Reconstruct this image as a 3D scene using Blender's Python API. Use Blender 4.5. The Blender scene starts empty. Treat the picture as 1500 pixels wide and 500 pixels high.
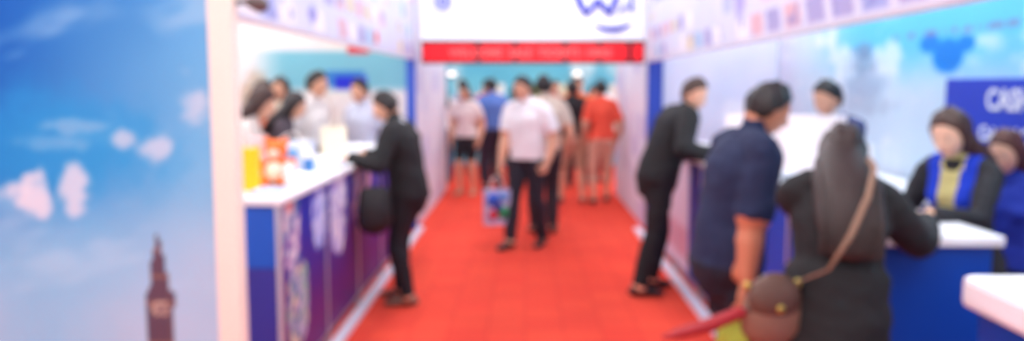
import bpy, math, random
import numpy as np
from mathutils import Vector, Matrix
random.seed(3)
scn = bpy.context.scene
COL = scn.collection
try:
    scn.view_settings.view_transform = 'Standard'
    scn.view_settings.look = 'None'
except Exception: pass
def lin(c):
    c = c/255.0
    return c/12.92 if c <= .04045 else ((c+.055)/1.055)**2.4
def C(r, g, b): return (lin(r), lin(g), lin(b))
# ------------------------------------------------------------ materials
MATS = {}
def mat(key, col, rough=.6, bump=0, bscale=60, var=.0, metal=0, emit=0, sub=0, coat=0):
    k = (key, tuple(round(c, 4) for c in col), rough, emit)
    if k in MATS: return MATS[k]
    m = bpy.data.materials.new(key); m.use_nodes = True
    nt = m.node_tree; b = nt.nodes['Principled BSDF']
    b.inputs['Base Color'].default_value = (*col, 1)
    b.inputs['Roughness'].default_value = rough
    b.inputs['Metallic'].default_value = metal
    if coat: b.inputs['Coat Weight'].default_value = coat
    tc = nt.nodes.new('ShaderNodeTexCoord')
    nz = nt.nodes.new('ShaderNodeTexNoise'); nz.inputs['Scale'].default_value = bscale
    nt.links.new(tc.outputs['Object'], nz.inputs['Vector'])
    if var:
        n2 = nt.nodes.new('ShaderNodeTexNoise'); n2.inputs['Scale'].default_value = 7
        nt.links.new(tc.outputs['Object'], n2.inputs['Vector'])
        mx = nt.nodes.new('ShaderNodeMix'); mx.data_type = 'RGBA'
        mx.inputs[6].default_value = (*[c*(1-var) for c in col], 1)
        mx.inputs[7].default_value = (*[min(1, c*(1+var)) for c in col], 1)
        nt.links.new(n2.outputs['Fac'], mx.inputs[0])
        nt.links.new(mx.outputs[2], b.inputs['Base Color'])
    if bump:
        bp = nt.nodes.new('ShaderNodeBump'); bp.inputs['Strength'].default_value = bump
        bp.inputs['Distance'].default_value = .01
        nt.links.new(nz.outputs['Fac'], bp.inputs['Height'])
        nt.links.new(bp.outputs['Normal'], b.inputs['Normal'])
    if emit:
        b.inputs['Emission Color'].default_value = (*col, 1)
        b.inputs['Emission Strength'].default_value = emit
    MATS[k] = m
    return m
def cloth(c): return mat('fabric', c, .85, .8, 16, .14)
def skinm(c): return mat('skin', c, .5, .05, 80, .05)
def hairm(c): return mat('hair', c, .45, .4, 120, .2)
PLAIN = mat('laminate_white', C(240, 241, 246), .4, .02, 30, .02)
ALU = mat('aluminium', C(200, 202, 208), .35, 0, 10, .03, .6)
BLUE = mat('blue_laminate', C(4, 68, 172), .45, .02, 30, .05)
def paintmat(emit=0, rough=.5):
    k = ('paint', emit, rough)
    if k in MATS: return MATS[k]
    m = bpy.data.materials.new('printed_vinyl'); m.use_nodes = True
    nt = m.node_tree; b = nt.nodes['Principled BSDF']
    at = nt.nodes.new('ShaderNodeAttribute'); at.attribute_name = 'Col'
    nz = nt.nodes.new('ShaderNodeTexNoise'); nz.inputs['Scale'].default_value = 3
    mr = nt.nodes.new('ShaderNodeMapRange'); mr.inputs[3].default_value = .95; mr.inputs[4].default_value = 1.04
    tc = nt.nodes.new('ShaderNodeTexCoord'); nt.links.new(tc.outputs['Object'], nz.inputs['Vector'])
    nt.links.new(nz.outputs['Fac'], mr.inputs[0])
    vm = nt.nodes.new('ShaderNodeVectorMath'); vm.operation = 'SCALE'
    nt.links.new(at.outputs['Color'], vm.inputs[0]); nt.links.new(mr.outputs[0], vm.inputs['Scale'])
    nt.links.new(vm.outputs[0], b.inputs['Base Color'])
    b.inputs['Roughness'].default_value = rough
    b.inputs['Specular IOR Level'].default_value = .25
    if emit:
        nt.links.new(vm.outputs[0], b.inputs['Emission Color'])
        b.inputs['Emission Strength'].default_value = emit
    MATS[k] = m
    return m
# ------------------------------------------------------------ mesh builder
class MB:
    def __init__(s): s.v = []; s.f = []; s.m = []; s.mats = []; s.sm = []
    def mi(s, m):
        if m not in s.mats: s.mats.append(m)
        return s.mats.index(m)
    def add(s, vs, fs, m, smooth=False):
        o = len(s.v); i = s.mi(m)
        s.v += [tuple(v) for v in vs]
        s.f += [tuple(a+o for a in f) for f in fs]
        s.m += [i]*len(fs); s.sm += [smooth]*len(fs)
    def box(s, x0, x1, y0, y1, z0, z1, m, M=None):
        vs = [Vector((x, y, z)) for z in (z0, z1) for y in (y0, y1) for x in (x0, x1)]
        if M: vs = [M @ v for v in vs]
        s.add(vs, [(0,2,3,1),(4,5,7,6),(0,1,5,4),(2,6,7,3),(0,4,6,2),(1,3,7,5)], m)
    def tube(s, pts, rad, m, side=None, n=14, cap=True):
        pts = [Vector(p) for p in pts]; rad = [(r, r) if not isinstance(r, (tuple, list)) else r for r in rad]
        N = len(pts); T = []
        for i in range(N):
            t = pts[min(i+1, N-1)]-pts[max(i-1, 0)]
            T.append(t.normalized() if t.length > 1e-6 else Vector((0, 0, 1)))
        rings = []
        a0 = Vector(side) if side is not None else (Vector((1, 0, 0)) if abs(T[0].x) < .8 else Vector((0, 1, 0)))
        def ring(p, t, ra, rb):
            a = a0 - t*a0.dot(t)
            if a.length < 1e-3: a = Vector((0, 1, 0)) - t*t.y
            a.normalize(); b = t.cross(a)
            return [p + a*(ra*math.cos(2*math.pi*k/n)) + b*(rb*math.sin(2*math.pi*k/n)) for k in range(n)]
        if cap:
            q = min(rad[0])
            rings.append(ring(pts[0]-T[0]*q*.75, T[0], rad[0][0]*.6, rad[0][1]*.6))
        for p, t, r in zip(pts, T, rad): rings.append(ring(p, t, *r))
        if cap:
            q = min(rad[-1])
            rings.append(ring(pts[-1]+T[-1]*q*.75, T[-1], rad[-1][0]*.6, rad[-1][1]*.6))
        vs = [v for r in rings for v in r]; fs = []
        for i in range(len(rings)-1):
            for k in range(n):
                k2 = (k+1) % n
                fs.append((i*n+k, i*n+k2, (i+1)*n+k2, (i+1)*n+k))
        c0 = sum(rings[0], Vector())/n; c1 = sum(rings[-1], Vector())/n
        if cap: c0 -= T[0]*min(rad[0])*.25; c1 += T[-1]*min(rad[-1])*.25
        vs += [c0, c1]; L = len(rings)*n
        for k in range(n):
            k2 = (k+1) % n
            fs.append((L, k2, k)); fs.append((L+1, (len(rings)-1)*n+k, (len(rings)-1)*n+k2))
        s.add(vs, fs, m, True)
    def ball(s, M, fn, m, nu=24, nv=16):
        vs = []; fs = []
        for j in range(nv+1):
            th = math.pi*j/nv
            for i in range(nu):
                ph = 2*math.pi*i/nu
                d = (math.sin(th)*math.cos(ph), math.sin(th)*math.sin(ph), math.cos(th))
                vs.append(M @ Vector(fn(d)))
        for j in range(nv):
            for i in range(nu):
                i2 = (i+1) % nu
                fs.append((j*nu+i, (j+1)*nu+i, (j+1)*nu+i2, j*nu+i2))
        s.add(vs, fs, m, True)
    def ell(s, c, r, m, M=None, nu=14, nv=10):
        M = M or Matrix()
        s.ball(M, lambda d: (c[0]+d[0]*r[0], c[1]+d[1]*r[1], c[2]+d[2]*r[2]), m, nu, nv)
    def mesh(s, name):
        me = bpy.data.meshes.new(name); me.from_pydata(s.v, [], s.f)
        for m in s.mats: me.materials.append(m)
        me.polygons.foreach_set('material_index', s.m)
        me.polygons.foreach_set('use_smooth', s.sm)
        me.update(); return me
    def obj(s, name, bevel=0):
        o = bpy.data.objects.new(name, s.mesh(name)); COL.objects.link(o)
        if bevel:
            b = o.modifiers.new('bevel', 'BEVEL'); b.width = bevel; b.segments = 2; b.limit_method = 'ANGLE'
        return o
def group(name, objs):
    e = bpy.data.objects.new(name, None); COL.objects.link(e); e.empty_display_size = .1
    for o in objs: o.parent = e
    return e
def simple_box(name, x0, x1, y0, y1, z0, z1, m, bevel=0):
    b = MB(); b.box(x0, x1, y0, y1, z0, z1, m); return b.obj(name, bevel)
# ------------------------------------------------------------ numpy noise + painted boards
def vnoise(x, y, seed=0):
    xi = np.floor(x).astype(np.int64); yi = np.floor(y).astype(np.int64)
    xf = x-xi; yf = y-yi; xf = xf*xf*(3-2*xf); yf = yf*yf*(3-2*yf)
    def h(a, b):
        n = (a*374761393 + b*668265263 + seed*974711) & 0xffffffff
        n = ((n ^ (n >> 13))*1274126177) & 0xffffffff
        return ((n ^ (n >> 16)) & 0xffff)/65535.
    return (h(xi, yi)*(1-xf)+h(xi+1, yi)*xf)*(1-yf)+(h(xi, yi+1)*(1-xf)+h(xi+1, yi+1)*xf)*yf
def fbm(x, y, seed=0):
    return .5*vnoise(x, y, seed)+.3*vnoise(2*x, 2*y, seed+1)+.2*vnoise(4*x, 4*y, seed+2)
def mixc(a, b, t):
    t = np.clip(t, 0, 1)[:, None]
    return np.asarray(a, float)*(1-t)+np.asarray(b, float)*t
def sst(a, b, x):
    t = np.clip((x-a)/(b-a), 0, 1); return t*t*(3-2*t)
def board(name, org, ud, w, h, thick, fn, cell=.02, emit=0, back=None, rough=.5):
    org = Vector(org); ud = Vector(ud); vd = Vector((0, 0, 1)); nrm = ud.cross(vd)
    nu = max(1, int(w/cell)); nv = max(1, int(h/cell))
    uu, vv = np.meshgrid(np.linspace(0, w, nu+1), np.linspace(0, h, nv+1))
    U = uu.ravel(); W = vv.ravel()
    col = np.clip(fn(U, W), 0, 255)/255.
    col = np.where(col <= .04045, col/12.92, ((col+.055)/1.055)**2.4)
    o3 = np.array(org+nrm*.0015)
    P = o3[None]+U[:, None]*np.array(ud)[None]+W[:, None]*np.array(vd)[None]
    fs = []
    for j in range(nv):
        for i in range(nu):
            a = j*(nu+1)+i; fs.append((a, a+1, a+nu+2, a+nu+1))
    b = MB(); pm = paintmat(emit, rough)
    b.add(P.tolist(), fs, pm)
    n0 = len(b.v)
    bk = back or PLAIN
    c = [org+ud*a+vd*bb+nrm*t for t in (-thick, 0) for bb in (0, h) for a in (0, w)]
    b.add(c, [(0,2,3,1),(4,5,7,6),(0,1,5,4),(2,6,7,3),(0,4,6,2),(1,3,7,5)], bk)
    me = b.mesh(name)
    ca = me.color_attributes.new('Col', 'FLOAT_COLOR', 'POINT')
    full = np.ones((len(b.v), 4), np.float32); full[:n0, :3] = col
    ca.data.foreach_set('color', full.ravel())
    o = bpy.data.objects.new(name, me); COL.objects.link(o)
    return o
# ------------------------------------------------------------ remesh helper
def remesh(mb, vox, it=3):
    me = mb.mesh('tmp'); o = bpy.data.objects.new('tmp', me); COL.objects.link(o)
    r = o.modifiers.new('r', 'REMESH'); r.mode = 'VOXEL'; r.voxel_size = vox
    s = o.modifiers.new('s', 'SMOOTH'); s.factor = .5; s.iterations = it
    dg = bpy.context.evaluated_depsgraph_get(); dg.update()
    ev = o.evaluated_get(dg); em = ev.to_mesh()
    nv = len(em.vertices); co = np.empty(nv*3); em.vertices.foreach_get('co', co); co = co.reshape(-1, 3)
    fs = [tuple(p.vertices) for p in em.polygons]
    ev.to_mesh_clear()
    bpy.data.objects.remove(o); bpy.data.meshes.remove(me)
    return co, fs
# ------------------------------------------------------------ human
DUM = mat('tmp', (1, 1, 1))
HC = {}
def hand_mesh(side, curl):
    k = (side, curl)
    if k in HC: return HC[k]
    b = MB()
    b.tube([(0, -.02, 0), (0, .01, 0), (0, .05, 0), (0, .085, 0)], [(.026, .02), (.032, .017), (.04, .016), (.038, .013)], DUM, side=(1, 0, 0), n=12)
    ln = [.07, .08, .074, .058]
    for i in range(4):
        x = -side*(.029-.0193*i); p = Vector((x, .08 - (.006 if i in (0,) else .012 if i == 3 else 0), 0))
        pts = [p-Vector((0, .02, 0)), p]; ang = 0.12
        for j, fr in enumerate((.45, .32, .23)):
            ang += curl*(.55+.25*j)
            sp = -side*(1.5-i)*.05
            p = p+Vector((sp, math.cos(ang), -math.sin(ang)))*ln[i]*fr; pts.append(p)
        b.tube(pts, [.0088, .009, .0085, .0075, .0065], DUM, side=(1, 0, 0), n=8)
    p = Vector((-side*.024, .02, -.004)); pts = [p]
    for l, dx, dz in ((.04, .75, -.35), (.03, .45, -.4*(.5+curl)), (.024, .25, -.5*(.5+curl))):
        d = Vector((-side*dx, .8, dz)).normalized(); p = p+d*l; pts.append(p)
    b.tube(pts, [.013, .0115, .0095, .008], DUM, side=(1, 0, 0), n=8)
    HC[k] = remesh(b, .0038, 1); return HC[k]
def ik(a, t, l1, l2, pole):
    d = t-a; L = min(d.length, (l1+l2)*.998); d.normalize(); t2 = a+d*L
    ca = max(-1, min(1, (l1*l1+L*L-l2*l2)/(2*l1*L))); sa = math.sqrt(1-ca*ca)
    p = pole-d*pole.dot(d)
    if p.length < 1e-4: p = Vector((0, 0, 1))
    p.normalize()
    return a+d*l1*ca+p*l1*sa, t2
def headfn(s, fem):
    def f(d):
        dx, dy, dz = d
        x = .073*dx; y = .094*dy; z = .114*dz
        k = max(0, -dz)
        x *= 1-(.30 if fem else .24)*k**1.6
        if dy < 0: y *= 1-.4*k
        else:
            y += .010*k
            y += (.021 if not fem else .017)*math.exp(-((dx/.15)**2+((dz+.14)/.17)**2))
            y += .010*math.exp(-((dx/.12)**2+((dz-.02)/.15)**2))
            y -= .010*math.exp(-(((abs(dx)-.36)/.17)**2+((dz-.04)/.12)**2))
            y += .004*math.exp(-((dx/.25)**2+((dz+.5)/.09)**2))
            y += .006*math.exp(-((dx/.3)**2+((dz+.85)/.15)**2))
        return (x*s, y*s, z*s)
    return f
def person(name, loc, rz, H=1.68, fem=False, lean=4, side=0, twist=0, hp=8, hy=0, ht=0,
           footL=(-.10, 0, 0), footR=(.10, 0, 0), fyL=8, fyR=-8, handL=None, handR=None, world=True,
           elL=(-.5, -.7, -.6), elR=(.5, -.7, -.6), drop=0, hips=(0, 0), top=C(25, 25, 30), bottom=C(25, 25, 32), shoe=C(25, 22, 22),
           skin=C(218, 164, 134), hair=C(24, 18, 18), style='short', sleeve=2., pants=2., hem=.02,
           vest=None, inner=None, vox=.013, curl=.45, bulk=0., collar=None, sit=False):
    s = H/1.7
    W2L = (Matrix.Translation((loc[0], loc[1], loc[2] if len(loc) > 2 else 0)) @ Matrix.Rotation(math.radians(rz), 4, 'Z'))
    inv = W2L.inverted()
    R = math.radians
    pel = Vector((hips[0], hips[1]-lean*.0022, .535*H-drop))
    def TM(t): return Matrix.Rotation(R(twist*t), 3, 'Z') @ Matrix.Rotation(R(side), 3, 'Y') @ Matrix.Rotation(R(-lean*(.55+.45*t)), 3, 'X')
    TL = .285*H
    def sp(t):
        p = Vector(pel); n = 8
        if t <= 0: return pel+TM(0) @ Vector((0, 0, TL*t))
        for i in range(n): p = p+TM(t*(i+.5)/n) @ Vector((0, 0, TL*t/n))
        return p
    b = MB()
    g = .008+bulk
    if fem: prof = [(-.16, .10, .085), (0, .165, .112), (.14, .152, .105), (.35, .124, .094), (.6, .138, .108), (.72, .148, .12), (.86, .148, .09), (1.0, .085, .06)]
    else: prof = [(-.16, .11, .09), (0, .158, .112), (.2, .155, .112), (.4, .156, .114), (.62, .170, .12), (.78, .178, .12), (.9, .165, .092), (1.03, .08, .06)]
    vs = []; n = 20
    rings = []
    for t, a, d in prof:
        M = TM(max(0, t)); c = sp(t)
        rings.append([c+M @ Vector(((a+g)*s*math.copysign(abs(math.cos(q))**.85, math.cos(q)), (d+g)*s*math.copysign(abs(math.sin(q))**.85, math.sin(q)), 0)) for q in [2*math.pi*k/n for k in range(n)]])
    for r in rings: vs += r
    fs = []
    for i in range(len(rings)-1):
        for k in range(n):
            fs.append((i*n+k, i*n+(k+1) % n, (i+1)*n+(k+1) % n, (i+1)*n+k))
    vs += [sp(-.2), sp(1.06)]; L = len(rings)*n
    for k in range(n):
        fs.append((L, (k+1) % n, k)); fs.append((L+1, L-n+k, L-n+(k+1) % n))
    b.add(vs, fs, DUM)
    if fem:
        for sx in (-1, 1):
            c = sp(.68)+TM(.68) @ Vector((sx*.07*s, .08*s, 0)); b.ell(c, (.062*s, .05*s, .06*s), DUM)
    for sx in (-1, 1):
        c = sp(0)+TM(0) @ Vector((sx*.07*s, -.042*s, -.03*s)); b.ell(c, (.098*s, (.088 if fem else .082)*s, .12*s), DUM)
    if hem < -.05 and not fem or bulk > .012:   # jacket skirt hanging loose over the hips
        q0 = sp(.35); q1 = sp(hem-.04)
        Mq = TM(0)
        b.tube([q0, sp(.1), q1], [((.158+g)*s, (.118+g)*s), ((.168+g)*s, (.128+g)*s), ((.176+g)*s, (.136+g)*s)], DUM, side=Mq @ Vector((1, 0, 0)), n=22)
    prims = []
    M1 = TM(1); nb = sp(1.0)
    shw = (.162 if fem else .182)*s
    neck0 = sp(1.0); neck1 = nb+M1 @ Vector((0, .018*s, .085*s))
    rn = (.048 if fem else .056)*s
    b.tube([neck0-(neck1-neck0)*.4, neck0, neck1, neck1+Vector((0, 0, .03*s))], [rn*1.25, rn*1.12, rn, rn*.95], DUM, n=14)
    prims.append((nb+M1 @ Vector((0, 0, .02*s)), neck1, rn, rn, 'skin', 0, 0))
    hl = []
    for sd, hand, el in ((-1, handL, elL), (1, handR, elR)):
        sh = sp(.92)+M1 @ Vector((sd*shw, 0, 0))
        l1 = .172*H; l2 = .150*H
        if hand is None: tg = sh+Vector((sd*.07, .05, -.5))*s
        elif world: tg = inv @ Vector(hand)
        else: tg = Vector(hand)
        d0 = (tg-sh).normalized()
        e, w = ik(sh, tg-Vector((d0.x, d0.y, d0.z*.3)).normalized()*.05*s if hand is not None else tg, l1, l2, Vector(el))
        ra, rb, rc = (.048, .038, .027) if fem else (.054, .043, .030)
        ga = g if sleeve > 1.5 else g*.5
        gu = g+.004
        b.tube([nb+M1 @ Vector((sd*.04*s, 0, -.01*s)), sp(.97)+M1 @ Vector((sd*.11*s, 0, 0)), sh+Vector((0, 0, .0))], [(.055+g)*s, (.056+g)*s, (ra+gu)*s], DUM)
        b.tube([sh, sh*.65+e*.35, e], [(ra+gu)*s, (ra-.001+gu)*s, (rb+ga)*s], DUM)
        if sleeve < 1.5:  # loose short sleeve
            q = min(1, sleeve)
            b.tube([sh, sh*(1-q*.96)+e*q*.96], [(ra+gu)*s, (ra+gu+.002)*s], DUM)
        b.tube([e, e*.7+w*.3, w], [(rb+ga)*s, (rb+.002+ga)*s, (rc+ga*(1 if sleeve > 1.8 else .2))*s], DUM)
        prims.append((sh, e, (ra+gu)*s, (rb+ga)*s, 'arm', 0, 1))
        prims.append((e, w+(w-e)*.1, (rb+ga)*s, (rc+ga)*s, 'arm', 1, 2.1))
        hl.append((sd, e, w))
    for sd, ft, fy in ((-1, footL, fyL), (1, footR, fyR)):
        hip = pel+Vector((sd*.088*s, 0, -.03*s))
        an = Vector((ft[0], ft[1], ft[2]+.085*s))
        kn, an = ik(hip, an, .242*H, .235*H, Vector((sd*.12, 1, 0)))
        gp = .014 if pants > 1.2 else .018
        gs = .018 if pants > 1.8 else 0
        b.tube([hip, hip*.6+kn*.4, kn], [(.088+gp)*s, (.08+gp)*s, (.056+(gp if pants > .9 else 0))*s], DUM)
        b.tube([kn, kn*.7+an*.3, an*.85+kn*.15, an-Vector((0, 0, .01))], [(.055+gs)*s, (.056+gs)*s, (.04+gs*1.1)*s, (.037+gs*1.3)*s], DUM)
        prims.append((hip, kn, .09*s, .06*s, 'leg', 0, 1)); prims.append((kn, an, .06*s, .045*s, 'leg', 1, 2))
        fm = Matrix.Rotation(R(fy), 3, 'Z')
        pts = [an+fm @ Vector((0, y*s, z*s-.085*s)) for y, z in ((-.055, .042), (0, .048), (.06, .040), (.12, .032), (.175, .024))]
        b.tube(pts, [(.034*s, .034*s), (.038*s, .044*s), (.042*s, .034*s), (.047*s, .026*s), (.036*s, .018*s)], DUM, side=fm @ Vector((1, 0, 0)))
        prims.append((pts[0], pts[4], .04*s, .03*s, 'shoe', 0, 0)); prims.append((an-Vector((0, 0, .03*s)), pts[1], .035*s, .035*s, 'shoe', 0, 0))
    for k in range(8):
        t0 = -.12+k*1.1/8; t1 = t0+1.1/8
        wdt = np.interp((t0+t1)/2, [p[0] for p in prof], [p[1] for p in prof])
        for sx in (-.45, 0, .45):
            o = Vector((sx*wdt*s, 0, 0))
            prims.append((sp(t0)+TM(max(0, t0)) @ o, sp(t1)+TM(max(0, t1)) @ o, wdt*.62*s+.02, wdt*.62*s+.02, 'torso', t0, t1))
    co, fs = remesh(b, vox, 3)
    fc = np.array([co[list(f)].mean(0) for f in fs])
    best = np.full(len(fc), 1e9); lab = np.zeros(len(fc), int); par = np.zeros(len(fc))
    LB = {'skin': 0, 'torso': 1, 'arm': 2, 'leg': 3, 'shoe': 4}
    for p0, p1, r0, r1, l, t0, t1 in prims:
        a = np.array(p0); d = np.array(p1)-a; tt = np.clip(((fc-a)@d)/(d@d), 0, 1)
        dist = np.linalg.norm(fc-(a+tt[:, None]*d), axis=1)-(r0+(r1-r0)*tt)
        m = dist < best; best[m] = dist[m]; lab[m] = LB[l]; par[m] = (t0+(t1-t0)*tt)[m]
    mt = cloth(top); mbm = cloth(bottom); ms = skinm(skin); msh = mat('shoe_leather', shoe, .4, .1, 60, .1)
    ml = [ms, mt, mbm, msh]
    if vest is not None: ml += [cloth(vest), cloth(inner or C(230, 225, 150))]
    P0 = np.array(sp(0)); D = np.array(sp(.3))-P0; D /= np.linalg.norm(D)
    st = ((fc-P0)@D)/TL
    idx = np.zeros(len(fc), int)
    tor = lab == 1
    idx[tor] = np.where(st[tor] > hem, 1, 2)
    if vest is not None:
        Mi = np.array(TM(.7).transposed()); loc2 = (fc-np.array(sp(.7)))@Mi.T
        fr = tor & (loc2[:, 1] > 0) & (np.abs(loc2[:, 0]) < .045*s+.02*np.clip(st-.5, 0, 1)) & (st > hem)
        idx[tor & (st > hem)] = 4; idx[fr] = 5
        idx[tor & (np.abs(loc2[:, 0]) > .125*s)] = 1
    arm = lab == 2; idx[arm] = np.where(par[arm] < sleeve, 1, 0)
    leg = lab == 3; idx[leg] = np.where(st[leg] > hem, 1, np.where(par[leg] < pants, 2, 0))
    idx[lab == 4] = 3
    # cloth folds: gentle real displacement of the clothed skin
    nv = len(co)
    vm = np.zeros(nv); vc = np.zeros(nv)
    nrm = np.zeros((nv, 3))
    F4 = np.array([f if len(f) == 4 else (*f, f[-1]) for f in fs])
    e1 = co[F4[:, 2]]-co[F4[:, 0]]; e2 = co[F4[:, 3]]-co[F4[:, 1]]; fn_ = np.cross(e1, e2)
    for k in range(4): np.add.at(nrm, F4[:, k], fn_)
    nrm /= np.linalg.norm(nrm, axis=1)[:, None]+1e-9
    isc = ((idx == 1) | (idx == 2) | (idx >= 4)).astype(float)
    for k in range(4): np.add.at(vm, F4[:, k], isc); np.add.at(vc, F4[:, k], 1)
    vm /= np.maximum(vc, 1)
    sd_ = int(abs(loc[0])*100+loc[1]*10)
    fold = fbm(co[:, 0]*7+co[:, 2]*5+sd_, co[:, 2]*13-co[:, 1]*6, sd_)-.5
    co = co+nrm*(fold*.022*s*vm)[:, None]
    out = MB()
    W = np.array(W2L)
    def tx(c): return (c@W[:3, :3].T+W[:3, 3])
    oi = [out.mi(m) for m in ml]
    out.v = [tuple(v) for v in tx(co)]; out.f = list(fs); out.m = [oi[i] for i in idx]; out.sm = [True]*len(fs)
    for (sd, e, w), hand in zip(hl, (handL, handR)):
        hc, hf = hand_mesh(sd, curl)
        y = (w-e).normalized()
        onz = hand is not None and hand[2] > .98
        if onz:
            y = (y*1.0+Vector((0, 0, -y.z*.75))).normalized(); zz = Vector((0, 0, 1))
        else: zz = Vector((sd, 0, 0.15))
        x = y.cross(zz); x.normalize(); zz = x.cross(y)
        M = np.array([[x.x, y.x, zz.x], [x.y, y.y, zz.y], [x.z, y.z, zz.z]])
        c = (hc*s*1.0)@M.T+np.array(w)
        out.add(tx(c).tolist(), hf, ms, True)
    for sd, e, w in hl:
        d = (w-e)
        if sleeve > 1.9: p = w-d*.02; r = ((.030 if fem else .034)+g)*s
        else: continue
        out.tube([W2L @ (p-d.normalized()*.015), W2L @ (p+d.normalized()*.012)], [r, r*.98], mt, n=16, cap=False)
    # head
    HM3 = Matrix.Rotation(R(twist+hy), 3, 'Z') @ Matrix.Rotation(R(ht), 3, 'Y') @ Matrix.Rotation(R(-hp), 3, 'X')
    hc = neck1+HM3 @ Vector((0, .022*s, .088*s))
    HM = W2L @ (Matrix.Translation(hc) @ HM3.to_4x4())
    hf = headfn(s, fem)
    out.ball(HM, hf, ms, 44, 30)
    def surf(dx, dz, off=0):
        dy = math.sqrt(max(0, 1-dx*dx-dz*dz)); p = Vector(hf((dx, dy, dz))); return p+Vector((0, off, 0))
    wh = mat('eye_white', C(235, 232, 228), .2); ir = mat('iris', C(35, 22, 16), .15)
    lip = mat('lips', C(176, 92, 88) if fem else C(176, 108, 94), .4, .05); hm = hairm(hair)
    for sx in (-1, 1):
        p = surf(sx*.37, .04, -.003*s)
        out.ell(p, (.0135*s, .008*s, .0065*s), wh, HM, 12, 8)
        out.ell(p+Vector((0, .005*s, 0)), (.006*s, .0045*s, .006*s), ir, HM, 10, 6)
        q = [surf(sx*dx, dz, .0) for dx, dz in ((.18, .21), (.36, .235), (.54, .20))]
        out.tube([HM @ a for a in q], [.0022*s, .0026*s, .0015*s], hm, n=6)
        out.ell((sx*.074*s, -.004*s, -.008*s), (.009*s, .019*s, .030*s), ms, HM, 12, 8)
        out.ell((sx*.078*s, -.000*s, -.004*s), (.008*s, .010*s, .018*s), ms, HM, 10, 6)
    q = [surf(dx, -.50, .001) for dx in (-.24, -.1, 0, .1, .24)]
    out.tube([HM @ a for a in q], [.002*s, .006*s, .0055*s, .006*s, .002*s], lip, n=8)
    sh_ = style
    ph = (loc[0]*7.3+loc[1]*3.1) % 6
    def hairf(d):
        dx, dy, dz = d
        if sh_ == 'short': hln = float(np.interp(dy, [-1, -.3, 0.05, .3, .6, .9, 1], [-.72, -.55, -.12, .25, .56, .70, .72]))
        else: hln = float(np.interp(dy, [-1, 0., .25, .5, .8, 1], [-1.1, -.9, -.35, .32, .66, .74]))
        c = max(0, min(1, (dz-hln)/.34+.35)); c = c*c*(3-2*c)
        x, y, z = hf(d)
        bmp = 1+.14*math.sin(9*dx+ph)+.12*math.sin(13*dy+7*dz+ph)+.08*math.sin(31*dx+17*dy)
        th = (-.012+c*.028*bmp*(1-.28*max(0, dy)))*s
        return (x+dx*th, y+dy*th, z+dz*th*1.05)
    out.ball(HM, hairf, hm, 56, 40)
    if style in ('long', 'mid'):
        L = .33 if style == 'long' else .2
        h0 = HM @ Vector((0, -.035*s, .0*s)); T3 = W2L.to_3x3() @ M1
        h1 = HM @ Vector((0, -.06*s, -.09*s))
        base = W2L @ nb
        h2 = base+T3 @ Vector((0, -.098*s, .0)); h3 = base+T3 @ Vector((0.01, -.14*s, -L*.5*s)); h4 = base+T3 @ Vector((.015, -.13*s, -L*s*.85))
        xs = T3 @ Vector((1, 0, 0))
        pts = [h0, h1, h2, h3] + ([h4] if style == 'long' else [])
        out.tube(pts, [(.082*s, .064*s), (.100*s, .058*s), (.122*s, .047*s), (.118*s, .034*s)]+([(.075*s, .02*s)] if style == 'long' else []), hm, side=xs, n=22)
        for k in range(9):
            q = [p+xs*(k-4)*.024*s*(1.0 if i > 0 else .6) + T3 @ Vector((0, -(.055, .045, .038, .030, .020)[i]*s*(1-.35*abs(k-4)/4), 0)) for i, p in enumerate(pts)]
            out.tube(q[1:], [.010*s]*(len(q)-1), hm, n=6)
    elif style == 'bun':
        out.ell((0, -.11*s, .05*s), (.04*s, .035*s, .04*s), hm, HM)
    elif style == 'pony':
        q = [HM @ Vector(v)for v in ((0, -.09*s, .04*s), (0, -.14*s, .02*s), (0, -.15*s, -.08*s), (0, -.13*s, -.2*s))]
        out.tube(q, [.02*s, .032*s, .03*s, .012*s], hm, n=12)
    cm = cloth(collar if collar is not None else top)
    cr = rn*1.22
    cc = W2L @ (nb+M1 @ Vector((0, .004*s, .012*s))); cn = (W2L.to_3x3() @ M1) @ Vector((0, .12, 1)).normalized()
    out.tube([cc-cn*.02*s, cc+cn*.012*s, cc+cn*.03*s], [cr*1.22, cr*1.08, cr*.98], cm, n=20, cap=False)
    return out.obj(name)
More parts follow.
